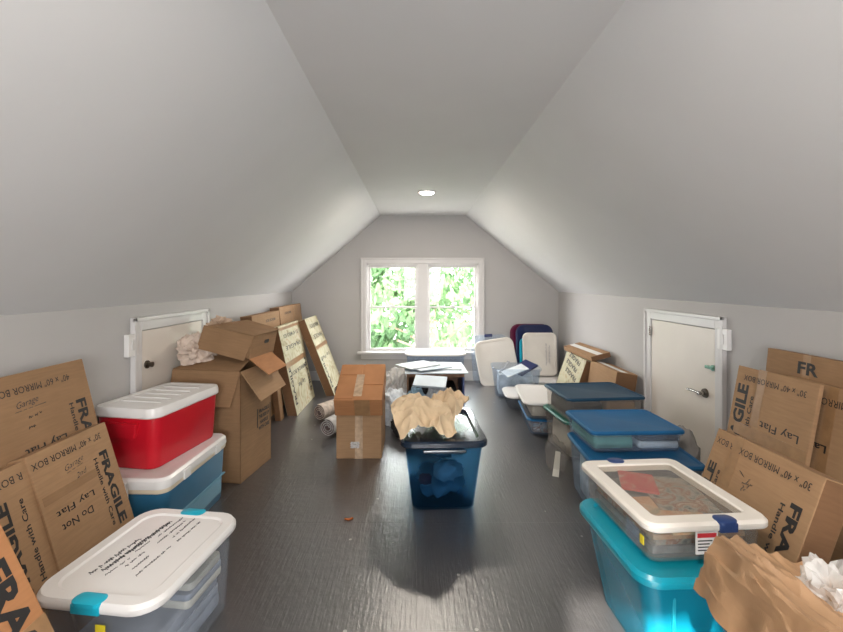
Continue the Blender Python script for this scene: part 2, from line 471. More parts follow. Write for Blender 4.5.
# low doors in the knee walls; s=+1: on the left wall (faces +X)
def kdoor(name, X, s, y0, y1, zt):
    d = thing(name, '', 'door'); del d['label']; del d['category']; d['kind'] = 'structure'
    def xb(a, b): return (X+s*a, X+s*b) if s > 0 else (X+s*b, X+s*a)
    cw = .085; bm = bmesh.new(); a, b = xb(0, .02)
    box(bm, a, b, y0, y0+cw, 0, zt, .004); box(bm, a, b, y1-cw, y1, 0, zt, .004); box(bm, a, b, y0+cw, y1-cw, zt-cw, zt, .004)
    a, b = xb(.018, .032)
    box(bm, a, b, y0, y0+.025, 0, zt, .004); box(bm, a, b, y1-.025, y1, 0, zt, .004); box(bm, a, b, y0, y1, zt-.025, zt, .004)
    obj('casing', bm, 'trim', d)
    a, b = xb(0, .010)
    obj('door_slab', B(a, b, y0+cw+.006, y1-cw-.006, .012, zt-cw-.006, .002), 'door', d)
    return d, xb
d1, xb = kdoor('door_1', LX, 1, 2.586, 3.522, 1.174)
# latch knob on the left door
bm = bmesh.new(); cyl(bm, (LX+.01, 2.73, .862), (LX+.018, 2.73, .862), .026); cyl(bm, (LX+.018, 2.73, .862), (LX+.05, 2.73, .862), .012, .017)
obj('door_knob', bm, 'dmetal', d1, True, 40)
d2, xb = kdoor('door_2', RX, -1, 2.732, 3.678, 1.168)
h = obj('door_handle', cyl(bmesh.new(), (RX-.01, 2.92, .625), (RX-.022, 2.92, .625), .033, .03), 'dmetal', d2, True, 40)
bm = bmesh.new(); cyl(bm, (RX-.02, 2.92, .625), (RX-.062, 2.92, .625), .013)
tube(bm, [(RX-.056, 2.905, .625), (RX-.058, 2.95, .628), (RX-.056, 3.0, .628), (RX-.054, 3.045, .622)], .009, 10)
obj('lever', bm, 'metal', h, True, 40)
bm = bmesh.new(); cyl(bm, (RX-.01, 2.84, .815), (RX-.02, 2.84, .815), .02); box(bm, RX-.035, RX-.01, 2.825, 2.895, .805, .825, .003)
obj('deadbolt', bm, 'brass', d2)
for z in (.98, .25):
    obj('hinge', cyl(bmesh.new(), (RX-.024, 3.588, z-.04), (RX-.024, 3.588, z+.04), .008, n=10), 'metal', d2, True, 40)
for (X, s, y, z, side) in ((LX, 1, 2.575, 1.01, 'on the left knee wall by the small door'), (RX, -1, 2.735, 1.025, 'on the right knee wall by the lever handled door')):
    t = thing('switch_plate', 'white electrical switch plate '+side, 'switch', (X, y, z), (0, 0, R(90) if s > 0 else R(-90)))
    # local -y points into the room
    obj('plate', B(-.045, .045, -.030, 0, -.068, .068, .004), 'white', t)
    obj('toggle', B(-.016, .016, -.035, -.029, -.032, .032, .002), 'trim', t)
# recessed lamp and a second one further back in the ceiling
for i, (x, y) in enumerate(((.112, 4.40), (.112, .55))):
    t = thing('recessed_light', ('round recessed ceiling light glowing near the window end of the ceiling', 'round recessed ceiling light above the foreground totes, outside the picture')[i], 'ceiling light', (x, y, CE), group=None)
    bm = bmesh.new(); n = 40
    prof = [(.070, -.002), (.074, -.010), (.092, -.010), (.098, -.003), (.098, 0)]
    rings = [[bm.verts.new((r*math.cos(2*math.pi*k/n), r*math.sin(2*math.pi*k/n), z)) for k in range(n)] for r, z in prof]
    for a, b in zip(rings, rings[1:]):
        for k in range(n): bm.faces.new([a[k], a[(k+1) % n], b[(k+1) % n], b[k]])
    obj('trim_ring', bm, 'white', t, True)
    obj('lens', loft([(.144, .144, .071, -.001), (.144, .144, .071, -.014), (.10, .10, .049, -.024)]), 'lens', t, True)

# ------------------------------------------------------------------ mirror cartons
def carton_slab(label, loc, yaw, lean, L, H, Th, split=None, mat='card_b', side=None, group='flat mirror boxes leaning in the attic', roll=0, tape=None, step=.006):
    """flat mirror carton: front face at y=0 looking to -y, length along x from 0 to L, height z, body behind it"""
    t = thing('mirror_box', label, 'cardboard box', loc, (R(-lean), R(roll), R(yaw)), group)
    t.rotation_mode = 'XYZ'
    sp = split if split is not None else L*.45
    if split is None:
        obj('carton', B(0, L, 0, Th, 0, H, .003), mat, t)
    else:
        obj('inner_sleeve', B(0, sp+.02, step, Th-step*.5, 0, H-step, .003), mat, t)
        obj('outer_sleeve', B(sp, L, 0, Th, 0, H, .003), mat, t)
    if side:
        obj('shaded_end', B(L-.0005, L+.0015, .004, Th-.004, .004, H-.004) if side > 0 else B(-.0015, .0005, .004, Th-.004, .004, H-.004), 'card_d', t)  # thin dark sheet paints the shade on the end facing the camera
    if tape:
        for (a, b, c, d) in tape:
            obj('tape', B(a, b, -.0008, .0004 if split is None else step+.0002, c, d), 'tape', t)
    return t

# left wall, yaw 90 : local x runs away from the camera; lean tips the top towards the wall
def base_x(xtop, ztop, lean, s):   # base position of the face from its top edge
    return xtop + s*math.tan(R(lean))*ztop
# 40 x 60 box at the back of the left stack
H1 = 1.022/math.cos(R(14))
L1 = carton_slab('large tan flat box printed 40" x 60" MIRROR BOX, leaning on left wall', (base_x(-1.64, 1.022, 14, 1), .58, .0), 90, 14, 1.483, H1, .07, None, 'card')
def fc(L, u, v): return u, v
letter(L1, '40" x 60" MIRROR BOX', 1.205, H1-.070, 180, .36, .030, bold=.0)
letter(L1, 'FRAGILE', 1.415, .69, -90, .36, .058, bold=.03)
letter(L1, 'Handle with Care', 1.36, .70, -90, .33, .024)
letter(L1, 'Lay Flat', 1.20, .735, 180, .20, .042, bold=.01)
letter(L1, 'Do Not', 1.19, .66, 180, .17, .04, bold=.01)
letter(L1, 'Garage', 1.16, .925, 5, .10, .034, mat='pen', bold=-.005, name='handwriting', shear=.4)
FR = lambda u, v, o: (u, -o, v)
scribble(L1, [(1.10, .90, 1.24, .905)], FR, 3, amp=.001, r=.0012)
scribble(L1, [(1.15, .865, 1.21, .87)], FR, 7, amp=.007, r=.0012)
scribble(L1, [(1.14, .825, 1.17, .826)], FR, 6, amp=.007, r=.0012)
letter(L1, 'FRAGILE', .12, .5, 90, .36, .058, bold=.03)
# 30 x 40 box in front
H2 = .73/math.cos(R(17.2))
L2 = carton_slab('flat MIRROR BOX carton printed Do Not Lay Flat, before the larger left one', (base_x(-1.489, .73, 17.2, 1), 1.40, 0), 90, 17.2, .61, H2, .075, .20, 'card_b', tape=[(.245, .285, .02, .15)], step=.010)
letter(L2, '30" x 40" MIRROR BOX', .385, H2-.050, 180, .35, .028, bold=.0)
letter(L2, 'FRAGILE', .545, .475, -90, .34, .048, bold=.04)
letter(L2, 'Handle with Care', .495, .475, -90, .31, .022)
letter(L2, 'Lay Flat', .345, .505, 180, .19, .034, bold=.005)
letter(L2, 'Do Not', .335, .443, 180, .155, .030, bold=.005)
letter(L2, 'Garage', .39, .655, 8, .10, .030, mat='pen', bold=-.01, name='handwriting', shear=.4)
letter(L2, '2nd', .41, .605, 8, .06, .022, mat='pen', bold=-.01, name='handwriting', shear=.4)
scribble(L2, [(.345, .632, .43, .640)], FR, 5, amp=.001, r=.001)
letter(L2, 'R BOX', .125, H2-.058, 180, .105, .028, y=.010, bold=.0)
letter(L2, 'FRAGILE', .075, .475, 90, .34, .048, y=.010, bold=.04)
letter(L2, 'Handle with Care', .145, .475, 90, .31, .022, y=.010)
obj('tape', B(.215, .50, -.0006, .0004, .555, .59), 'card', L2)
# nearest box at the lower left edge of the photo
H4 = .775/math.cos(R(26))
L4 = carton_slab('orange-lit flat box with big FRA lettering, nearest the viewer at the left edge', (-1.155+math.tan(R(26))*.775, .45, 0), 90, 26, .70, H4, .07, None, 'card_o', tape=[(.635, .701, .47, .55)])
letter(L4, 'FRAGILE', .635, .53, -90, .42, .075, bold=.04)
letter(L4, 'Handle with Care', .565, .53, -90, .4, .026)

# right wall, yaw -90 : local x runs towards the camera
HR1 = .72/math.cos(R(19.8))
R1 = carton_slab('lowest flat MIRROR BOX carton on the right, in front of the others', (1.42-math.tan(R(19.8))*.72, 1.975, 0), -90, 19.8, .521, HR1, .11, .125, 'card_b', side=1, tape=[(.115, .165, HR1-.22, HR1), (.36, .521, .30, .36), (.0, .36, .30, .34)])
letter(R1, '30" x 40" MIRROR BOX', .322, HR1-.055, 180, .33, .030, bold=.0)
letter(R1, 'FRAGILE', .462, .43, -90, .40, .046, bold=.04)
letter(R1, 'Handle with Care', .412, .43, -90, .36, .021)
letter(R1, 'R BOX', .065, HR1-.055, 180, .095, .028, bold=.0, y=.006)
letter(R1, 'FRAGILE', .040, .41, 90, .40, .044, bold=.04, y=.006)
letter(R1, 'Care', .082, .545, 90, .09, .02, y=.006)
scribble(R1, [(.19, HR1-.13, .22, HR1-.145), (.22, HR1-.17, .27, HR1-.16), (.225, HR1-.20, .25, HR1-.14), (.24, HR1-.195, .265, HR1-.15)], FR, 8, amp=.004, r=.0012)
HR2 = .935/math.cos(R(10.5))
def rbase(xt, zt, lean): return xt-math.tan(R(lean))*zt
R2 = carton_slab('taller flat MIRROR BOX carton printed Lay Flat, just above the lowest one on the right', (rbase(1.822, .94, 10.5), 2.375, 0), -90, 10.5, .484, HR2, .020, .16, 'card_b', tape=[(.15, .20, HR2-.30, HR2), (.05, .48, HR2-.37, HR2-.31)])
letter(R2, '30" x 40" MIRROR BOX', .245, HR2-.062, 180, .37, .032, bold=.0)
letter(R2, 'FRAGILE', .06, HR2-.30, 90, .40, .075, bold=.04, y=.006)
letter(R2, 'with Care', .125, HR2-.25, 90, .20, .028, y=.006)
letter(R2, 'Lay Flat', .32, HR2-.27, 180, .22, .050, bold=.005)
R3 = carton_slab('flat box with wide tape strip at the right edge, beneath the FR box', (rbase(1.885, .925, 10), 2.13, 0), -90, 10, .78, .925/math.cos(R(10)), .045, None, 'card_b', tape=[(.215, .262, .50, .939)])
h3 = .925/math.cos(R(10))
letter(R3, '30" x 40" MIRROR BOX', .27, h3-.075, 180, .40, .034, bold=.0)
letter(R3, 'Lay Flat', .15, .66, 180, .20, .045, bold=.02)
letter(R3, 'Handle with Care', .36, h3-.30, -90, .38, .03)
R4 = carton_slab('long brown flat box with bold FR lettering, highest on the right wall', (rbase(1.944, 1.035, 6), 2.32, 0), -90, 6, 1.35, 1.035/math.cos(R(6)), .055, None, 'card', tape=[(.215, .255, .90, 1.041)])
letter(R4, 'FR', .245, .972, 0, .11, .062, bold=.03)
letter(R4, 'BOX', .46, .975, 180, .08, .03)
letter(R4, 'FRAGILE', 1.0, 1.0, 0, .4, .065, bold=.03)
# dark end of a carton poking up below, right
t = thing('cardboard_box', 'brown carton with open top at the right edge behind the clear plastic bag', 'cardboard box', (1.48, 1.24, 0), (0, 0, R(-4)))
bm = bmesh.new(); w, d, h, k = .42, .26, .44, .005
box(bm, -w/2, -w/2+k, -d/2, d/2, 0, h); box(bm, w/2-k, w/2, -d/2, d/2, 0, h); box(bm, -w/2, w/2, -d/2, -d/2+k, 0, h); box(bm, -w/2, w/2, d/2-k, d/2, 0, h); box(bm, -w/2, w/2, -d/2, d/2, 0, k)
obj('carton', bm, 'card', t)
obj('flap', slab4([(-w/2, d/2, h), (w/2, d/2, h), (w/2-.02, d/2-.12, h-.01), (-w/2+.02, d/2-.12, h-.01)], .004), 'card', t)
obj('flap', slab4([(-w/2, -d/2, h), (w/2, -d/2, h), (w/2-.02, -d/2+.11, h+.015), (-w/2+.02, -d/2+.11, h+.015)], .004), 'card_d', t)

# far left group of slabs
g = 'flat mirror boxes leaning in the attic'
HM1 = .93/math.cos(R(12))
M1 = carton_slab('upright flat box with pale printed face, leaning left beside the tall open carton', (-1.235, 4.38, 0), 90, 12.6, .75, HM1, .105, None, 'card_w', side=-1, tape=[(0, .75, .50, .56), (0, .75, .93-.03, .93)])
for z, s_ in ((.83, '30" x 40" MIRROR BOX'), (.70, 'FRAGILE'), (.42, 'MIRROR BOX')):
    letter(M1, s_, .375, z, 180, .55, .045, bold=.01)
for u, a in ((.07, 90), (.68, -90)):
    letter(M1, 'FRAGILE', u, .30, a, .40, .07, bold=.03)
letter(M1, 'Lay Flat', .38, .27, 180, .26, .06)
HM2 = .945/math.cos(R(21))
M2 = carton_slab('second upright flat box with pale printed face, nearest the window wall', (-.995, 5.145, 0), 90, 21.5, .60, HM2, .10, None, 'card_w', side=-1, tape=[(0, .62, .60, .65)])
for z, s_ in ((.90, 'MIRROR BOX'), (.76, 'FRAGILE'), (.48, 'Lay Flat')):
    letter(M2, s_, .31, z, 180, .42, .055, bold=.01)
letter(M2, 'FRAGILE', .07, .30, 90, .40, .07, bold=.03)
B1 = carton_slab('brown flat box with top edge rising behind the crumpled open carton', (-1.50, 4.03, 0), 90, 4, .80, 1.07, .115, None, 'card_b', side=-1)
letter(B1, 'MIRROR BOX', .5, .99, 180, .3, .03)
B2 = carton_slab('brown flat box standing tallest in the far left corner', (-1.49, 4.93, 0), 90, 6, .90, 1.105, .115, None, 'card_b', side=-1, tape=[(.55, .90, .0, 1.10)])  # the wide brown strip paints the unlit dark side of the box
letter(B2, 'MIRROR BOX', .3, 1.02, 180, .26, .03)
B0 = carton_slab('dark narrow flat box between the open carton and the pale printed box', (-1.355, 4.22, 0), 90, 7, .10, .55, .06, None, 'card', side=-1)

# far right group of small cartons
S1 = carton_slab('small flat box with speckled print leaning by the standing white lids', (1.56, 4.90, 0), -90, 19, .56, .62, .13, None, 'card_w', side=1)
for z, u in ((.58, .28), (.50, .25), (.41, .30)): letter(S1, 'FRAGILE', u, z, 170, .34, .05, bold=.03)
S3 = carton_slab('square tan box with brown end, against the right wall next to the low door', (1.705, 4.32, 0), -90, 9, .56, .60, .19, None, 'card_b', side=1)
obj('top_tape', B(.02, .54, .05, .11, .5995, .6012), 'label', S3)
t = thing('mirror_box', 'flat brown box lying across the tops of the far right cartons, along the wall', 'cardboard box', (1.885, 4.66, .605), (R(-1), R(-14), 0), g)
obj('carton', B(-.10, .10, -.40, .40, 0, .05, .003), 'card_b', t)
obj('shaded_end', B(-.098, .098, -.4015, -.3995, .002, .048), 'card_d', t)
obj('tape', B(-.03, .03, -.39, .39, .0495, .0508), 'label', t)

# ------------------------------------------------------------------ centre carton pair
t = thing('cardboard_box', 'taped brown carton on the floor under the tilted orange-topped carton', 'cardboard box', (-.452, 3.53, 0), (0, 0, R(0)))
w, d, h = .356, .42, .350
obj('carton', B(-w/2, w/2, -d/2, d/2, 0, h, .004), 'card_b', t)
obj('tape', B(-.03, .03, -d/2-.0012, -d/2+.001, .0, h), 'tape_c', t)
bm = sheet(.07, .05, lambda u, v: (u+.3*noise.noise(Vector((u*3, v*3, 1))), v, .010*abs(noise.noise(Vector((u*4, v*4, 2))))), n=10, t=.001)
bmesh.ops.rotate(bm, verts=bm.verts, matrix=Matrix.Rotation(R(90), 3, 'X')); bmesh.ops.translate(bm, verts=bm.verts, vec=(-.03, -d/2-.002, .11))
obj('torn_tape', bm, 'bag', t)
obj('rear_flap', slab4([(-w/2, d/2, h), (w/2, d/2, h), (w/2, d/2-.03, h+.18), (-w/2, d/2-.03, h+.18)], .004), 'card', t)
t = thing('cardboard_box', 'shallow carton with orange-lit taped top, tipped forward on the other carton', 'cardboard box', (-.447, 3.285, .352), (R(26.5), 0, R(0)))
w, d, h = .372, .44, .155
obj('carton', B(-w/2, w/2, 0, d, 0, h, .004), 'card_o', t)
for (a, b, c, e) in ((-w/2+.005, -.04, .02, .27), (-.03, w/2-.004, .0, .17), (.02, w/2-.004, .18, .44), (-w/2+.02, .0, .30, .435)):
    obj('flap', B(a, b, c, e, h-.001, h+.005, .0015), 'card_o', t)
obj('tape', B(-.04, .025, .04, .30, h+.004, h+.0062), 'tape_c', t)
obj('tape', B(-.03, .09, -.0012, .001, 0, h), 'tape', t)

# ------------------------------------------------------------------ tall open carton on the left
NR = Vector((-1.214, 2.905, 0)); yw = R(-8.5); ex = Vector((math.cos(yw), math.sin(yw), 0)); ey = Vector((-math.sin(yw), math.cos(yw), 0))
w, d, h = .52, .43, .775
ctr = NR-ex*w/2+ey*d/2
t = thing('cardboard_box', 'tall brown carton with splayed flaps and a black printed panel, beside the red cooler', 'cardboard box', ctr, (0, 0, yw))
bm = bmesh.new(); k = .005
box(bm, -w/2, w/2, -d/2, -d/2+k, 0, h); box(bm, -w/2, w/2, d/2-k, d/2, 0, h); box(bm, -w/2, -w/2+k, -d/2, d/2, 0, h); box(bm, w/2-k, w/2, -d/2, d/2, 0, h); box(bm, -w/2, w/2, -d/2, d/2, 0, k)
obj('carton', bm, 'card', t)
obj('flap', slab4([(-w/2, -d/2, h), (w/2, -d/2, h), (w/2-.05, -d/2-.045, h-.235), (-w/2, -d/2-.045, h-.235)], .005), 'card', t)
obj('flap', slab4([(-w/2+.0, -d/2, h+.004), (w/2-.01, -d/2, h+.004), (w/2-.005, -d/2+.18, h+.08), (-w/2+.14, -d/2+.20, h+.08)], .005), 'card', t)
obj('flap', slab4([(w/2, -d/2, h), (w/2, d/2, h), (w/2+.12, d/2+.01, h-.19), (w/2+.135, -d/2+.03, h-.205)], .005), 'card_b', t)
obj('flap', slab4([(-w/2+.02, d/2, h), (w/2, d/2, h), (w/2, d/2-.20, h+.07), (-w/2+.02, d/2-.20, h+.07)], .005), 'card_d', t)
FX = lambda u, v, o: (w/2+o, u, v)
FXa = lambda u, v, o: (.26+o, u, v)
for i, (s_, l) in enumerate((('FRAGILE', .15), ('THIS SIDE UP', .15), ('HANDLE', .12), ('WITH CARE', .16))):
    letter(t, s_, .105, .425-.042*i, 0, l, .028, bold=.05, frame=FXa)
bm = bmesh.new(); obj('printed_bracket', box(bm, .2605, .2615, .005, .015, .31, .45), 'ink', t); obj('printed_bracket', B(.2605, .2615, .195, .205, .31, .45), 'ink', t)
# upper carton
t = thing('cardboard_box', 'smaller carton with a hand hole, lying tilted on top of the tall open carton', 'cardboard box', (-1.335, 3.18, .885), (0, R(11), R(-8)))
w, d, h = .37, .36, .165
bm = bmesh.new(); box(bm, -w/2, w/2, -d/2, d/2, 0, h, .004)
obj('carton', bm, 'card', t)
obj('flap', slab4([(-w/2-.01, -d/2-.012, h+.004), (w/2+.01, -d/2-.012, h+.002), (w/2-.02, -d/2-.035, -.01), (-w/2-.02, -d/2-.035, .0)], .005), 'card', t)
obj('flap', slab4([(-w/2+.02, -d/2-.01, h+.006), (w/2+.012, -d/2-.01, h+.006), (w/2+.012, d/2+.01, h+.012), (-w/2+.10, d/2+.01, h+.03)], .004), 'card', t)
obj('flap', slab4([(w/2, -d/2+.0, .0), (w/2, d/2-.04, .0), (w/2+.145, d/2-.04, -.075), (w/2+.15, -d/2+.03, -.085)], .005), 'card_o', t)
hh = obj('hand_hole', loft([(.07, .028, .013, 0), (.07, .028, .013, .0012)]), 'ink', t)
hh.rotation_euler = (R(90), 0, R(90)); hh.location = (w/2+.0005, .03, h*.62)
# crumpled packing papers beside it
o = tag(obj('packing_paper', crumple(.165, .14, .155, 3, .42, 1.9), 'newsprint'), 'crumpled pale packing paper on the left corner of the tall open carton', 'packing paper'); place(o, (-1.60, 3.08, .80))
o = tag(obj('packing_paper', crumple(.13, .09, .09, 8, .5, 1.9), 'peach'), 'peach packing paper poking up behind the hand-hole carton by the small door', 'packing paper'); place(o, (-1.56, 3.36, .99))

# ------------------------------------------------------------------ coolers
t = thing('cooler', 'steel blue picnic cooler with white lid, on the floor beneath the red cooler', 'cooler', (-1.455, 2.445, 0), (0, 0, R(-2)), None)
W, D = .42, .66
obj('body', loft([(W-.06, D-.06, .05, 0), (W-.045, D-.045, .05, .02), (W-.02, D-.02, .05, .33)]), 'cool', t, True, 40)
bm = bmesh.new()
for y0 in (-.20,):   # raised handle groove on the long side
    box(bm, W/2-.028, W/2-.012, -.26, .26, .05, .15, .01)
obj('side_panel', bm, 'cool_l', t)
bm = bmesh.new(); box(bm, W/2-.022, W/2-.008, -.30, .30, .155, .162, .002)
obj('side_rib', bm, 'cool_l', t)
obj('band', loft([(W-.006, D-.006, .055, .328), (W, D, .055, .335), (W, D, .055, .352)]), 'cool_band', t, True, 40)
obj('lid', loft([(W+.004, D+.004, .055, .352), (W+.01, D+.01, .06, .36), (W+.004, D+.004, .06, .392), (W-.02, D-.02, .055, .404), (W-.07, D-.07, .04, .404), (W-.08, D-.08, .04, .401)]), 'white', t, True, 35)
for y0 in (-D/2-.012,):
    bm = bmesh.new(); box(bm, -.10, .02, y0-.01, y0+.012, .30, .325, .004); box(bm, -.10, -.075, y0-.01, y0+.012, .27, .39, .004); box(bm, -.005, .02, y0-.01, y0+.012, .27, .39, .004); box(bm, -.10, .02, y0-.012, y0+.006, .365, .395, .004)
    obj('handle', bm, 'white', t)
for y0 in (-.15, .18):
    obj('hinge', B(W/2, W/2+.01, y0-.03, y0+.03, .335, .385, .003), 'white', t)
t = thing('cooler', 'red picnic cooler with white lid stacked on the steel blue cooler', 'cooler', (-1.508, 2.50, .404), (0, 0, R(-9)))
W, D = .385, .565
obj('body', loft([(W-.05, D-.05, .05, 0), (W-.04, D-.035, .055, .015), (W-.012, D-.012, .06, .275)]), 'red', t, True, 40)
bm = bmesh.new(); loft([(.15, .02, .008, .17), (.19, .036, .008, .25)], bm)
bmesh.ops.translate(bm, verts=bm.verts, vec=(0, -D/2+.0, 0)); obj('handle', bm, 'red', t, True, 40)
obj('lid', loft([(W, D, .06, .273), (W+.012, D+.012, .065, .28), (W+.012, D+.012, .065, .305), (W-.004, D-.004, .055, .326), (W-.08, D-.08, .03, .329), (W-.085, D-.085, .03, .326)]), 'white', t, True, 35)
bm = bmesh.new()
for y in (-.16, -.08, 0, .08, .16): box(bm, -.12, .12, y-.003, y+.003, .325, .331, .001)
obj('lid_rib', bm, 'white', t)

# ------------------------------------------------------------------ totes
def tub_bm(W, D, H, tx, ty, r, wall=.005, rim=.012, lip=.02):
    """open tub: W x D at the rim outside, tx/ty narrower at the floor"""
    bm = bmesh.new()
    loft([(W-tx-.02, D-ty-.02, r, 0), (W-tx, D-ty, r, .012), (W-rim*2, D-rim*2, r, H-lip), (W, D, r+.01, H-lip), (W, D, r+.01, H-.003), (W-.006, D-.006, r+.01, H),
          (W-rim*2-wall, D-rim*2-wall, r, H), (W-tx-wall*2, D-ty-wall*2, r, .016)], bm)
    return bm
def lid_bm(W, D, r, h=.022, z=0, recess=.006, border=.03):
    return loft([(W-.004, D-.004, r, z), (W, D, r, z+.004), (W, D, r, z+h*.6), (W-.014, D-.014, r, z+h), (W-border*2, D-border*2, max(.008, r-border*.5), z+h), (W-border*2-.016, D-border*2-.016, max(.008, r-border*.6), z+h-recess)])
def latch_bm(W, sgn, D, z, lw=.11):
    bm = bmesh.new()
    y = sgn*D/2
    loft([(lw, .052, .024, z+.004), (lw, .052, .024, z+.0165), (lw-.01, .045, .02, z+.0185)], bm)
    box(bm, -lw/2+.004, lw/2-.004, sgn*.016-.006 if sgn > 0 else -.0225, .0225 if sgn > 0 else -.010, z-.022, z+.010, .004)
    bmesh.ops.translate(bm, verts=bm.verts, vec=(0, y-sgn*.018, 0))
    return bm
def tote(label, loc, yaw, W, D, H, body, lid, tx=.07, ty=.07, r=.05, group=None, lidh=.022, latch=None, border=.03, cat='storage tote', name='storage_tote', lat_w=.11, open_=False, ribs=True):
    t = thing(name, label, cat, loc, (0, 0, R(yaw)), group)
    b = obj('body', tub_bm(W-.012, D-.012, H-lidh*.6, tx, ty, r), body, t, True, 35)
    if not open_:
        obj('lid', lid_bm(W, D, r+.01, lidh, H-lidh, border=border), lid, t, True, 30)
    if latch:
        for s in (-1, 1): obj('latch', latch_bm(W, s, D, H-.016, lat_w), latch, t, True, 35)
    return t

# foreground left: clear tote, white lid, teal latches
t = tote('clear tote with white lid, teal latches and handwriting, in the left foreground', (-1.03, 1.625, 0), -7, .46, .555, .368, 'clear', 'white', .05, .05, .075, lidh=.034, latch='teal', border=.045)
FT = lambda z: (lambda u, v, o: (u, v, z+o))
scribble(t, [(-.11, -.15, -.09, .07), (-.08, -.13, -.055, .19), (-.075, -.12, -.05, .18)], FT(.3622), 11, amp=.010, r=.0014)
scribble(t, [(-.05, -.15, -.035, -.04), (-.045, -.02, -.04, .05), (-.03, .08, -.02, .22), (-.015, -.10, -.01, .0), (.0, .04, .005, .20), (.02, -.11, .025, -.02), (.035, .08, .035, .22), (.06, -.14, .065, .03), (.07, .06, .075, .20)], FT(.3622), 12, amp=.0055, r=.0011)
obj('yellow_sticker', B(.03, .065, -.2715, -.2695, .235, .295), 'yellow', t).rotation_euler = (R(0), 0, 0)
# contents
def pile(name, label, cat, loc, yaw, layers):
    t = thing(name, label, cat, loc, (0, 0, R(yaw)))
    z = 0
    for i, (w, d, h, m, dx, dy) in enumerate(layers):
        bm = loft([(w, d, .02, z), (w+.006, d+.006, .025, z+h*.3), (w+.006, d+.006, .025, z+h*.7), (w, d, .02, z+h-.001)])
        bmesh.ops.translate(bm, verts=bm.verts, vec=(dx, dy, 0)); obj('layer', bm, m, t, True, 40); z += h
    return t
pile('folded_linens', 'folded grey and cream linens seen through the white-lidded clear tote', 'linens', (-1.03, 1.625, .018), -7,
     [(.32, .42, .05, 'greycloth', 0, 0), (.32, .41, .04, 'greycloth', 0, 0), (.31, .41, .045, 'greycloth', 0, 0), (.30, .22, .03, 'linen', .02, .10), (.30, .22, .025, 'greycloth', .02, .10), (.29, .2, .03, 'linen', .02, .11)])

# centre: navy tote with kraft paper on top
t = thing('storage_tote', 'translucent navy blue tote in the middle of the floor, topped with kraft paper', 'storage tote', (.160, 2.85, 0), (0, 0, R(2)))
obj('body', tub_bm(.50, .67, .425, .115, .115, .05), 'navytub', t, True, 35)
obj('lid', loft([(.525, .70, .07, .405), (.535, .71, .075, .412), (.535, .71, .075, .436), (.515, .69, .07, .446), (.44, .61, .06, .446), (.425, .595, .055, .425)]), 'navyrim', t, True, 35)
bm = bmesh.new(); box(bm, -.13, .13, -.345, -.325, .372, .392, .006); obj('grip', bm, 'navyrim', t)
for i, (x, y, z, rx, ry, rz, m, lab) in enumerate((
    (.16, 2.85, .02, .19, .26, .09, 'bluecloth', 'blue rumpled clothing at the bottom of the navy tote'),
    (.20, 2.67, .15, .12, .08, .09, 'lightcloth', 'pale blue garment seen through the front of the navy tote'),
    (.06, 2.64, .13, .05, .04, .045, 'redcloth', 'wine red garment seen through the front of the navy tote'),
    (.15, 2.98, .20, .18, .20, .09, 'greycloth', 'grey rumpled clothing piled at the back of the navy tote'))):
    o = tag(obj('folded_clothing', crumple(rx, ry, rz, 20+i, .4, 1.8, 3), m, None, True), lab, 'clothing'); place(o, (x, y, z))
def kraft(seed, peak, hgt, front=0):
    off = Vector((seed*5.1, seed*2.3, 0))
    def f(u, v):
        q = Vector((u, v, 0))+off
        rr = math.hypot((u-peak[0])*.95, (v-peak[1]))
        base = hgt*max(0, 1-rr*.72)**.65
        def rd(k): return .5-abs(noise.noise(q*k))*1.6
        rid = rd(1.15)*.085+rd(2.4)*.032+rd(5)*.006
        z = max(.0, base*.72+rid)
        if front and v < -.72: z -= (-.72-v)*front
        wob = 1+.16*noise.noise(Vector((math.atan2(v, u)*1.2, seed, 0)))
        return u*wob*(1-.10*abs(v)), v*wob*(1-.10*abs(u)), z
    return f
o = tag(obj('packing_paper', sheet(.38, .56, kraft(3, (-.05, .15), .24), 60, .003), 'kraft'), 'crumpled kraft paper hump on the left of the navy tote lid', 'packing paper'); place(o, (.035, 2.74, .448), (0, 0, R(10)))
o = tag(obj('packing_paper', sheet(.30, .38, kraft(11, (.2, .3), .23), 60, .003), 'kraft'), 'crumpled kraft paper with a pointed corner on the navy tote lid, right side', 'packing paper'); place(o, (.185, 2.90, .450), (0, 0, R(-25)))

# right foreground: turquoise tub and latch box on it
t = thing('storage_tote', 'turquoise plastic tote on the floor under the clear latch box', 'storage tote', (1.000, 1.675, 0), (0, 0, R(3)))
W, D, H = .525, .54, .41
obj('body', tub_bm(W-.03, D-.03, H-.01, .155, .11, .055), 'tub', t, True, 35)
obj('lid', loft([(W-.006, D-.006, .075, H-.038), (W, D, .08, H-.032), (W, D, .08, H-.014), (W-.02, D-.02, .075, H-.002), (W-.10, D-.10, .05, H-.002), (W-.11, D-.11, .05, H-.010)]), 'tub_rim', t, True, 35)
bm = bmesh.new()
for y in (-.16, .0, .16):
    pass
for x in (-.13, .10): box(bm, x-.006, x+.006, -.236, -.215, .05, .36, .004)
obj('body_rib', bm, 'tub_rim', t)
FTt = lambda u, v, o: (u, -.2500-o+(.40-v)*.13, v)
lb = obj('label_sticker', slab4([FTt(.02, .27, 0), FTt(.105, .27, 0), FTt(.105, .34, 0), FTt(.02, .34, 0)], .0015), 'label', t)
obj('printed_band', slab4([FTt(.022, .272, .002), FTt(.103, .272, .002), FTt(.103, .283, .002), FTt(.022, .283, .002)], .001), 'purple', lb)
for k in range(3): obj('print_line', slab4([FTt(.027, .295+k*.012, .002), FTt(.06, .295+k*.012, .002), FTt(.06, .299+k*.012, .002), FTt(.027, .299+k*.012, .002)], .001), 'pen_blue', lb)
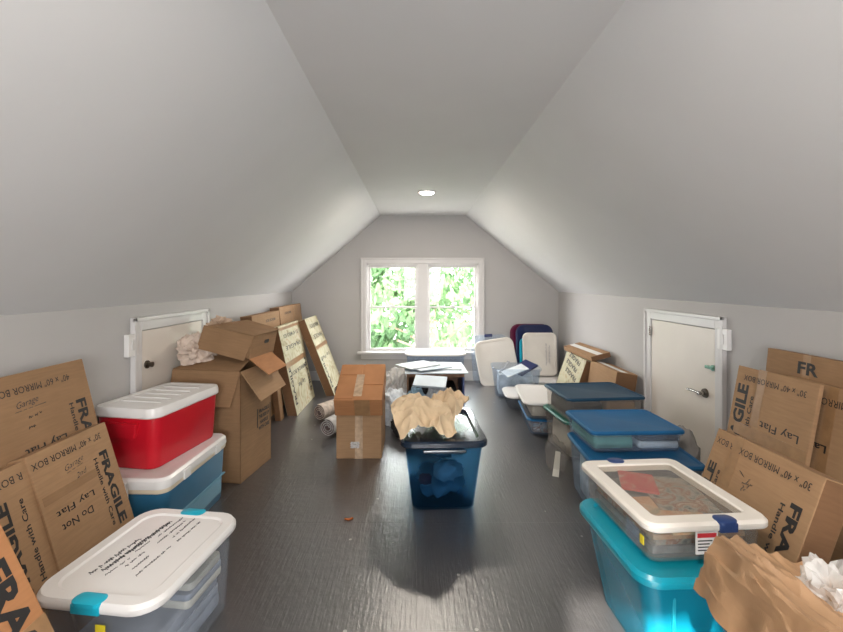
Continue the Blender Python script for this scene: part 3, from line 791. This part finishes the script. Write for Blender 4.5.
# latch box
Z0 = .409
t = thing('storage_tote', 'clear latch box with cream framed lid and navy latches, on the turquoise tote', 'storage tote', (1.012, 1.725, Z0), (0, 0, R(4)))
W, D, H = .465, .53, .152
obj('body', tub_bm(W-.02, D-.02, H-.012, .035, .035, .03), 'hazy', t, True, 35)
bm = bmesh.new()
def frame_ring(rings, bm):
    prev = None; first = None
    for (w_, d_, r_, z_) in rings:
        cur = [bm.verts.new((x, y, z_)) for x, y in rring(w_, d_, r_)]
        if prev:
            kk = len(cur)
            for i in range(kk): bm.faces.new([prev[i], prev[(i+1) % kk], cur[(i+1) % kk], cur[i]])
        else: first = cur
        prev = cur
    kk = len(prev)
    for i in range(kk): bm.faces.new([prev[i], prev[(i+1) % kk], first[(i+1) % kk], first[i]])
frame_ring([(W-.004, D-.004, .045, H-.030), (W, D, .045, H-.026), (W, D, .045, H-.010), (W-.018, D-.018, .04, H), (W-.11, D-.11, .02, H), (W-.12, D-.12, .02, H-.006), (W-.12, D-.12, .02, H-.03)], bm)
obj('lid', bm, 'cream', t, True, 35)
obj('lid_panel', B(-W/2+.059, W/2-.059, -D/2+.059, D/2-.059, H-.0085, H-.006), 'bag_panel', t)
obj('latch', latch_bm(W, -1, D, H-.014, .075), 'latch', t, True, 35).location = (.06, 0, 0)
obj('latch', latch_bm(W, 1, D, H-.014, .075), 'latch', t, True, 35).location = (-.06, 0, 0)
ls = obj('label_sticker', B(-.055, .025, -D/2+.006, -D/2+.010, .04, .118), 'label', t)
obj('printed_band', B(-.05, .02, -D/2+.005, -D/2+.0065, .098, .113), 'redlab', ls)
for k in range(4): obj('print_line', B(-.048, .005-.01*(k % 2), -D/2+.005, -D/2+.0065, .085-.011*k, .089-.011*k), 'pen', ls)
st = obj('label_sticker', B(-W/2+.002, -W/2+.006, -.20, -.13, .04, .105), 'clear_b', t)
obj('yellow_sticker', B(-W/2+.001, -W/2+.0045, -.235, -.215, .065, .095), 'yellow', t)
# magazines inside, each its own
mags = [('magred', -.05, .10, .14, 'magazine with a red cover under the cream framed lid'), ('mag', .06, .02, .22, 'grey patterned magazine under the middle of the cream framed lid'), ('peachmag', -.02, -.12, .20, 'peach coloured magazine under the near end of the cream framed lid')]
for i, (m, x, y, s, lab) in enumerate(mags):
    o = tag(obj('magazine', loft([(s, s*1.25, .004, 0), (s, s*1.25, .004, .008)]), m), lab, 'magazine'); place(o, (1.012+x, 1.725+y, Z0+.112+.0045*0), (0, 0, R(12*i-20)))
    o.location.z = Z0+.100+.0085*(2-i)
hs = [('books', .36, .42, .026), ('mag', .34, .40, .02), ('peachmag', .35, .41, .018), ('books', .34, .39, .018)]
z = Z0+.016
for i, (m, a, b, hgt) in enumerate(hs):
    o = tag(obj('book', B(-a/2, a/2, -b/2, b/2, 0, hgt-.0006, .002), m), ('grey folder at the bottom of the clear latch box', 'patterned folder second from the bottom in the clear latch box', 'peach edged folder second from the top in the clear latch box', 'grey folder directly beneath the magazines in the clear latch box')[i], 'folder'); place(o, (1.012, 1.725, z), (0, 0, R(4+(i % 2)*1.5))); z += hgt

# bin with packing paper at the right foreground
t = thing('storage_tote', 'white plastic bin heaped with brown packing paper, right foreground', 'storage bin', (1.075, .97, 0), (0, 0, 0))
obj('body', tub_bm(.47, .48, .47, .09, .09, .04), 'clear', t, True, 35)
def fgpaper(u, v):
    # steep left side over the bin rim, top falling gently to the right
    t = (u+1)/2
    rise = min(1, t/.10)**.7
    base = .02+.185*rise*(1-.62*min(1, max(0, t-.08)/.75))
    base *= 1 if v < .9 else (1-(v-.9)*3)
    q = Vector((t*7+base*14+v*.6, v*.8, 3))
    rp = (.5-abs(noise.noise(q))*1.6)*.030+(.5-abs(noise.noise(q*2.2))*1.6)*.018+(.5-abs(noise.noise(Vector((u*2, v*2, 9)))))*.02
    xx = u+.16*rise*0+.07*noise.noise(Vector((v*2.5, base*12, 0)))-.035; yy = v+.06*noise.noise(Vector((u*3, 5, 0)))
    return xx, yy, base+rp
o = tag(obj('packing_paper', sheet(.44, .50, fgpaper, 90, .003), plain('tan_packing_paper', (.38, .225, .12), .55, vary=.32, scale=4, bump=.3, bscale=25)), 'long creased brown packing paper heaped in the bin, right foreground', 'packing paper'); place(o, (1.035, .985, .452), (0, 0, R(-4)))
bm = crumple(.10, .11, .115, 31, .45, 1.6)
o = tag(obj('plastic_bag', bm, 'bag'), 'crinkled clear plastic bag shining at the lower right corner', 'plastic bag'); place(o, (1.055, 1.06, .525))

# ------------------------------------------------------------------ blue lidded totes in the right row
def content(label, loc, yaw, w, d, h, m, name='folded_clothing', cat='clothing', seed=0):
    bm = loft([(w, d, .02, 0), (w+.008, d+.008, .03, h*.4), (w, d, .03, h*.85), (w-.03, d-.03, .03, h)])
    for v in bm.verts:
        if v.co.z > .01: v.co += Vector((0, 0, .008*noise.noise(v.co*14+Vector((seed, 0, 0)))))
    o = tag(obj(name, bm, m, None, True), label, cat); place(o, loc, (0, 0, R(yaw))); return o
# bottom tote nearest (T3)
tote('clear tote with wide blue lid on the floor, directly behind the cream framed latch box', (1.335, 2.62, 0), -4, .64, .53, .366, 'clear_b', 'blue_lid', .06, .06, .04, border=.02)
content('white towels inside the lower tote behind the latch box', (1.335, 2.62, .02), -4, .50, .38, .27, 'whitecloth', 'folded_towels', 'towels', 1)
tote('shallow clear tote with bright blue lid, stacked second from the front in the right row', (1.335, 2.735, .367), 2, .585, .44, .135, 'clear_b', 'blue_lid', .035, .035, .03, border=.015)
content('sea green cloth inside the bright blue lidded tote', (1.20, 2.735, .386), 2, .24, .36, .085, 'greencloth', seed=2)
content('black cloth inside the bright blue lidded tote', (1.475, 2.735, .386+.045), 2, .25, .36, .045, 'blackcloth', seed=3)
content('white papers beneath the black cloth in the bright blue lidded tote', (1.475, 2.735, .386), 2, .25, .36, .043, 'paper', 'paper_stack', 'papers', seed=4)
# back stack (T1)
tote('tall hazy tote on the floor under the darkest blue lid', (1.42, 3.50, 0), 5, .58, .50, .315, 'hazy', 'green_latch', .06, .06, .04, border=.02)
content('rumpled beige cloth in the tote under the darkest blue lid', (1.42, 3.50, .02), 5, .44, .36, .24, 'linen', seed=5)
tote('clear tote with the darkest blue lid, third stack back in the right row', (1.455, 3.475, .316), 5, .635, .50, .19, 'hazy', 'blue_dark', .035, .035, .03, border=.015)
content('black garment in the tote with the darkest blue lid', (1.32, 3.475, .336), 5, .26, .40, .125, 'blackcloth', seed=6)
content('tan cardboard tray in the tote with the darkest blue lid', (1.60, 3.49, .336), 5, .24, .38, .12, 'card_b', 'cardboard_tray', 'tray', seed=7)
# white-lidded pair beyond
tote('clear tote with blue lid on the floor beneath the white lidded tote', (1.255, 4.10, 0), -6, .43, .66, .155, 'clear_b', 'blue_lid', .05, .05, .05, border=.02, lidh=.018)
tote('clear tote with scuffed white lid, stacked next to the darkest blue lid', (1.245, 4.10, .156), -6, .48, .70, .155, 'hazy', 'white', .06, .06, .07, border=.03)
content('cream folders inside the tote with the scuffed white lid', (1.25, 4.09, .175), -6, .33, .54, .11, 'linen', 'folder_stack', 'folders', seed=8)
content('dark papers inside the low blue lidded tote', (1.255, 4.09, .02), -6, .32, .52, .10, 'mag', 'paper_stack', 'papers', seed=9)
tote('low flat tote with plain white lid, between the open tub and the stacked white one', (1.235, 4.73, 0), -4, .50, .46, .16, 'clear', 'white', .07, .07, .10, border=.03)
# open tub with books
t = tote('open clear tub full of books and papers near the leaning white lids', (1.23, 5.20, 0), -6, .60, .46, .37, 'clear_b', 'white', .10, .10, .09, open_=True)
for i, (x, y, z, rx, ry, rz, a, b, h_, m, lab) in enumerate((
    (1.22, 5.22, .03, 0, 0, -6, .40, .28, .24, 'whitecloth', 'pale blue cloth bundle at the bottom of the open clear tub'),
    (1.33, 5.18, .33, 8, -24, 20, .26, .24, .02, 'navy', 'navy covered book tilted up in the open clear tub'),
    (1.20, 5.10, .315, 12, -16, 18, .30, .16, .012, 'paper', 'pale blue folder lying across the open clear tub'),
    (1.10, 5.24, .33, 6, -34, 42, .22, .035, .008, 'books', 'dark ruler-like strip sticking out of the open clear tub'))):
    o = tag(obj('book' if 'book' in lab else 'folder', B(-a/2, a/2, -b/2, b/2, 0, h_, .003), m), lab, 'book' if 'book' in lab else 'storage contents'); place(o, (x, y, z), (R(rx), R(ry), R(rz)))
    if 'cloth' in lab: o.name = 'cloth_bundle'
    if 'strip' in lab: o.name = 'wooden_strip'
# standing lids against the back wall ----------------------------------------
def stand_lid(label, x, y, z, W, Hh, m, lean=8, yaw=0, roll=0, r=.09, latch=None, write=False):
    t = thing('tote_lid', label, 'tote lid', (x, y, z), (R(-lean), R(roll), R(yaw)), 'tote lids propped in the far right corner')
    bm = lid_bm(W, Hh, r, .024, 0, .005, .03)
    # stand it up: lid plane xy -> xz, outer face to -y
    for v in bm.verts: v.co = Vector((v.co.x, -v.co.z+.024, v.co.y+Hh/2))
    obj('panel', bm, m, t, True, 30)
    if latch:
        lb = bmesh.new(); box(lb, -.055, .055, -.008, .022, Hh-.03, Hh+.012, .006); obj('latch', lb, latch, t)
    if write:
        scribble(t, [(W*.18, Hh*.25, W*.18, Hh*.75), (W*.27, Hh*.3, W*.27, Hh*.72)], lambda u, v, o: (u, -o, v), 4, 'pen_blue', .012, .0022)
    return t
t13 = tote('low box with white lid under the upright white lid in the far right corner', (1.67, 5.56, 0), 0, .56, .56, .13, 'hazy', 'white', .05, .05, .06)
stand_lid('maroon tote lid at the very back of the lids in the far corner', 1.60, 5.845, .142, .56, .665, 'maroon', 4, 0, 0, .12)
stand_lid('navy tote lid standing taller than the white ones in the far corner', 1.645, 5.79, .140, .52, .665, 'navy', 4, 0, 0, .12)
stand_lid('teal tote lid showing as a narrow strip between the white lids', 1.62, 5.70, .139, .41, .50, 'teal', 4, 0, 0, .08)
stand_lid('upright white tote lid with vertical handwriting in the far right corner', 1.665, 5.615, .138, .46, .575, 'cream', 4, 0, 0, .07, write=True)
stand_lid('grey-blue tote lid with a navy latch, behind the wide white lid by the window', 1.04, 5.78, .002, .50, .66, 'clear_b', 5, 0, -3, .08, latch='navy')
stand_lid('wide white tote lid leaning beside the window behind the open clear tub', 1.145, 5.64, .01, .54, .62, 'cream', 10, 0, -9, .10)

# ------------------------------------------------------------------ pile under the window
t = thing('wooden_crate', 'dark brown open-front crate under the white boards in front of the window', 'crate', (.205, 4.62, 0), (0, 0, R(0)))
W, D, H = .60, .50, .440
bm = bmesh.new(); box(bm, -W/2, W/2, -D/2, D/2, H-.035, H, .003)
obj('top', bm, 'wood', t)
for x in (-W/2, W/2-.02): obj('side_panel', B(x, x+.02, -D/2, D/2, 0, H-.035, .002), 'wood' if x < 0 else 'latch', t)
obj('back_panel', B(-W/2+.02, W/2-.02, D/2-.015, D/2, .02, H-.035), 'wood', t)
obj('shelf', B(-W/2+.02, W/2-.02, -D/2+.01, D/2-.015, 0, .02), 'wood', t)
o = content('dark rumpled garment stuffed in the open-front crate', (.20, 4.60, .022), 0, .48, .40, .25, 'blackcloth', seed=10)
tote('clear tote with oval white lid directly beneath the window', (.25, 5.45, 0), 0, .78, .50, .495, 'clear_b', 'white', .10, .10, .14, border=.03)
for i, (x, y, z, w, d, yaw, m, lab) in enumerate((
    (.21, 4.60, .442, .66, .50, 1, 'bpaper', 'large pale board lying flat on the dark crate, lowest of the boards'),
    (.26, 4.70, .455, .50, .38, -6, 'paper', 'white board second up on the dark crate, showing at the right'),
    (.13, 4.60, .468, .42, .34, 32, 'bpaper', 'turned bluish white board second from the top on the crate'),
    (.02, 4.62, .481, .40, .30, 38, 'paper', 'topmost turned white board overhanging the crate to the left'))):
    o = tag(obj('foam_board', B(-w/2, w/2, -d/2, d/2, 0, .010, .002), m), lab, 'board'); place(o, (x, y, z), (0, 0, R(yaw)))
# heap of clothes and bags left of the crate
for i, (x, y, z, rx, ry, rz, m, nm, lab, cat) in enumerate((
    (-.22, 4.15, 0, .15, .22, .20, 'whitecloth', 'cloth_heap', 'white bedding heaped on the floor right of the taped carton', 'bedding'),
    (-.24, 4.75, 0, .15, .22, .24, 'bag', 'plastic_bag', 'white see-through bag behind the bedding heap', 'plastic bag'),
    (.00, 4.02, 0, .12, .18, .21, 'bluecloth', 'cloth_heap', 'blue patterned bedding heaped behind the kraft paper', 'bedding'),
    (.22, 4.10, 0, .13, .17, .23, 'whitecloth', 'cloth_heap', 'white cloth bundle in front of the open-front crate', 'bedding'),
    (-.12, 3.85, 0, .11, .16, .12, 'blackcloth', 'cloth_heap', 'dark cloth spilling out at the foot of the bedding heap', 'clothing'))):
    o = tag(obj(nm, crumple(rx*1.2, ry*.95, rz*1.15, 40+i, .32, 1.7), m, None, False), lab, cat); place(o, (x, y, z))
o = tag(obj('paper_pad', B(-.16, .16, -.11, .11, 0, .02, .003), 'bpaper'), 'grey-white paper pad resting on the cloth bundle before the crate', 'paper'); place(o, (.14, 4.14, .405), (R(14), R(2), R(-8)))

# ------------------------------------------------------------------ rolled rugs
def rug(label, p, yaw, L, r, m, m2, seed, pitch=0):
    t = thing('rolled_rug', label, 'rolled rug', p, (R(pitch), 0, R(yaw)), 'rolled rugs beside the taped carton')
    for mat, dr, nm in ((m, 0, 'pile'), (m2, -.006, 'backing')):
        bm = bmesh.new(); prev = None; turns = 3.3; N = 90; th = .006
        for i in range(N+1):
            a = i/N*turns*2*math.pi; rr = .022+(r-.022)*i/N+dr
            pts = [Vector((math.cos(a)*q, y, r+math.sin(a)*q*.93)) for q in (rr-th, rr) for y in (0, L)]
            cur = [bm.verts.new(q) for q in (pts[0], pts[1], pts[3], pts[2])]
            if prev:
                for k in range(4): bm.faces.new([prev[k], prev[(k+1) % 4], cur[(k+1) % 4], cur[k]])
            else: bm.faces.new(cur)
            prev = cur
        bm.faces.new(prev[::-1]); obj(nm, bm, mat, t, True, 40)
    return t
rug('beige rolled rug with spiral end, farther of the two on the floor', (-.975, 4.22, 0), -33, .62, .085, 'rug', 'rug_s', 1)
rug('grey-white rolled rug on the floor just left of the taped carton', (-.80, 3.78, 0), -24, .42, .085, 'rug_g', 'rug_s', 2)
rug('dark striped rolled rug tilted up behind the taped carton', (-.83, 4.60, .12), -20, .45, .085, 'rug_s', 'rug', 3, 8)

# grey bundle behind the blue totes on the right, trailing strap by the left of them
o = tag(obj('cloth_bundle', crumple(.11, .14, .27, 61, .25, 1.4), plain('grey_felt', (.30, .28, .26), .9, vary=.15), None, True), 'grey soft bundle between the blue lidded totes and the low door', 'bundle'); place(o, (1.78, 2.80, 0))
bm = bmesh.new(); 
o = tag(obj('plastic_bag', crumple(.085, .12, .16, 66, .22, 1.3), 'hazy'), 'beige clear bag slumped on the floor at the left of the blue lidded stacks', 'plastic bag'); place(o, (1.04, 3.12, 0))
o = tag(obj('paper_strip', slab4([(.98, 3.02, .002), (1.02, 3.0, .002), (1.06, 3.08, .15), (1.03, 3.10, .15)], .003), 'linen'), 'curled cream paper strip propped on the slumped bag', 'paper')
# dead leaf
bm = sheet(.05, .03, lambda u, v: (u*(1), v*(1-u*u*.8), .006*abs(u)+.004*math.sin(v*5)), 8, .001)
place(tag(obj('dried_leaf', bm, 'leaf'), 'small orange dried leaf on the dark floor left of the navy tote', 'leaf'), (-.395, 2.47, .001), (0, 0, R(10)))

# ------------------------------------------------------------------ outside: ground and trees
struct('ground', B(-30, 30, YB+.6, 40, -3.2, -3.0), 'pale_ground')  # unseen ground, coloured pale grey to keep its bounce light neutral
def tree(label, x, y, h, rad, n, seed, mat):
    rnd = random.Random(seed)
    t = thing('leafy_tree', label, 'tree', (x, y, -3.0), (0, 0, 0), 'trees beyond the window')
    bm = bmesh.new(); top = Vector((0, 0, h*.8)); tube(bm, [(0, 0, 0), (.05, 0, h*.3), (-.08, .05, h*.6), top], .09, 8)
    for k in range(9):
        a = rnd.uniform(0, 6.28); z0 = h*rnd.uniform(.35, .75); l = rad*rnd.uniform(.5, .95)
        tube(bm, [(0, 0, z0), (math.cos(a)*l*.5, math.sin(a)*l*.5, z0+l*.3), (math.cos(a)*l, math.sin(a)*l, z0+l*.5)], .025, 5)
    obj('trunk', bm, 'bark', t)
    bm = bmesh.new()
    cl = [(Vector((rnd.uniform(-1, 1)*rad, rnd.uniform(-1, 1)*rad*.7, h*rnd.uniform(.3, 1))), rnd.uniform(.18, .42)) for _ in range(26)]
    for k in range(n):
        c, cr = rnd.choice(cl); p = c+Vector((rnd.gauss(0, cr), rnd.gauss(0, cr), rnd.gauss(0, cr*.8)))
        s = rnd.uniform(.06, .14); e = Euler((rnd.uniform(0, 6.28), rnd.uniform(0, 6.28), rnd.uniform(0, 6.28))).to_matrix()
        vs = [bm.verts.new(p+e@Vector(q)*s) for q in ((-1, 0, 0), (-.3, .5, 0.1), (.5, .4, 0.1), (1.1, 0, 0), (.5, -.4, 0.1), (-.3, -.5, 0.1))]
        bm.faces.new(vs)
    me = bpy.data.meshes.new('foliage'); bm.to_mesh(me); bm.free(); me.materials.append(M[mat]); link(bpy.data.objects.new('foliage', me), t)
tree('bright green leafy tree seen through the left window sash', -.9, 11.0, 6.8, 2.0, 5200, 1, 'fol')
tree('leafy tree with dense crown seen through the right window sash', 2.0, 12.0, 7.0, 2.1, 5200, 2, 'fol')
tree('yellow-green shrubby tree low behind both window sashes', .4, 9.6, 4.4, 1.9, 3200, 3, 'fol2')

# ------------------------------------------------------------------ light
w = bpy.data.worlds.new('World'); scene.world = w; w.use_nodes = True
bg = w.node_tree.nodes['Background']; bg.inputs['Color'].default_value = (.94, .97, 1, 1); bg.inputs['Strength'].default_value = 28.0
def light(name, typ, loc, rot, energy, **k):
    l = bpy.data.lights.new(name, typ); l.energy = energy
    for a, b in k.items(): setattr(l, a, b)
    o = bpy.data.objects.new(name, l); link(o); o.location = loc; o.rotation_euler = rot; return o
light('window_portal', 'AREA', ((wx(366.5)+wx(478.5))/2, YB+.14, (wz(351.5)+wz(263.5))/2), (R(90), 0, R(180)), 1, shape='RECTANGLE', size=1.58, size_y=1.24).data.cycles.is_portal = True
light('window_portal', 'AREA', (.20, YR-.14, 1.37), (R(90), 0, 0), 1, shape='RECTANGLE', size=1.3, size_y=1.2).data.cycles.is_portal = True
for (x, y, e) in ((.112, 4.40, 36), (.112, .55, 34)):
    light('recessed_lamp', 'AREA', (x, y, CE-.030), (0, 0, 0), e, shape='DISK', size=.13, color=(1, .9, .78))
light('rear_fill_lamp', 'AREA', (.32, YR-.16, 1.37), (R(108), 0, R(22)), 56, shape='RECTANGLE', size=1.25, size_y=1.15, color=(1, .97, .94))  # added fill lamp outside the rear opening, brightens ceiling and slopes
sun = light('sun', 'SUN', (0, -5, 6), (0, 0, 0), 38.0, angle=R(1.2), color=(1, .95, .86))
dirv = Vector((.302, 1, -.548)).normalized()
sun.rotation_euler = dirv.to_track_quat('-Z', 'Y').to_euler()

# ------------------------------------------------------------------ camera
cam = bpy.data.cameras.new('camera'); co = bpy.data.objects.new('camera', cam); link(co)
co.location = (0, 0, 1.4); co.rotation_euler = (R(90), 0, 0)
cam.sensor_width = 36; cam.lens = 420*36/843; cam.clip_start = .02
cam.shift_x = (421.5-416)/843; cam.shift_y = -(316-281.6)/843
scene.camera = co
scene.view_settings.view_transform = 'Standard'; scene.view_settings.look = 'None'
scene.view_settings.gamma = 1; scene.view_settings.exposure = -.5
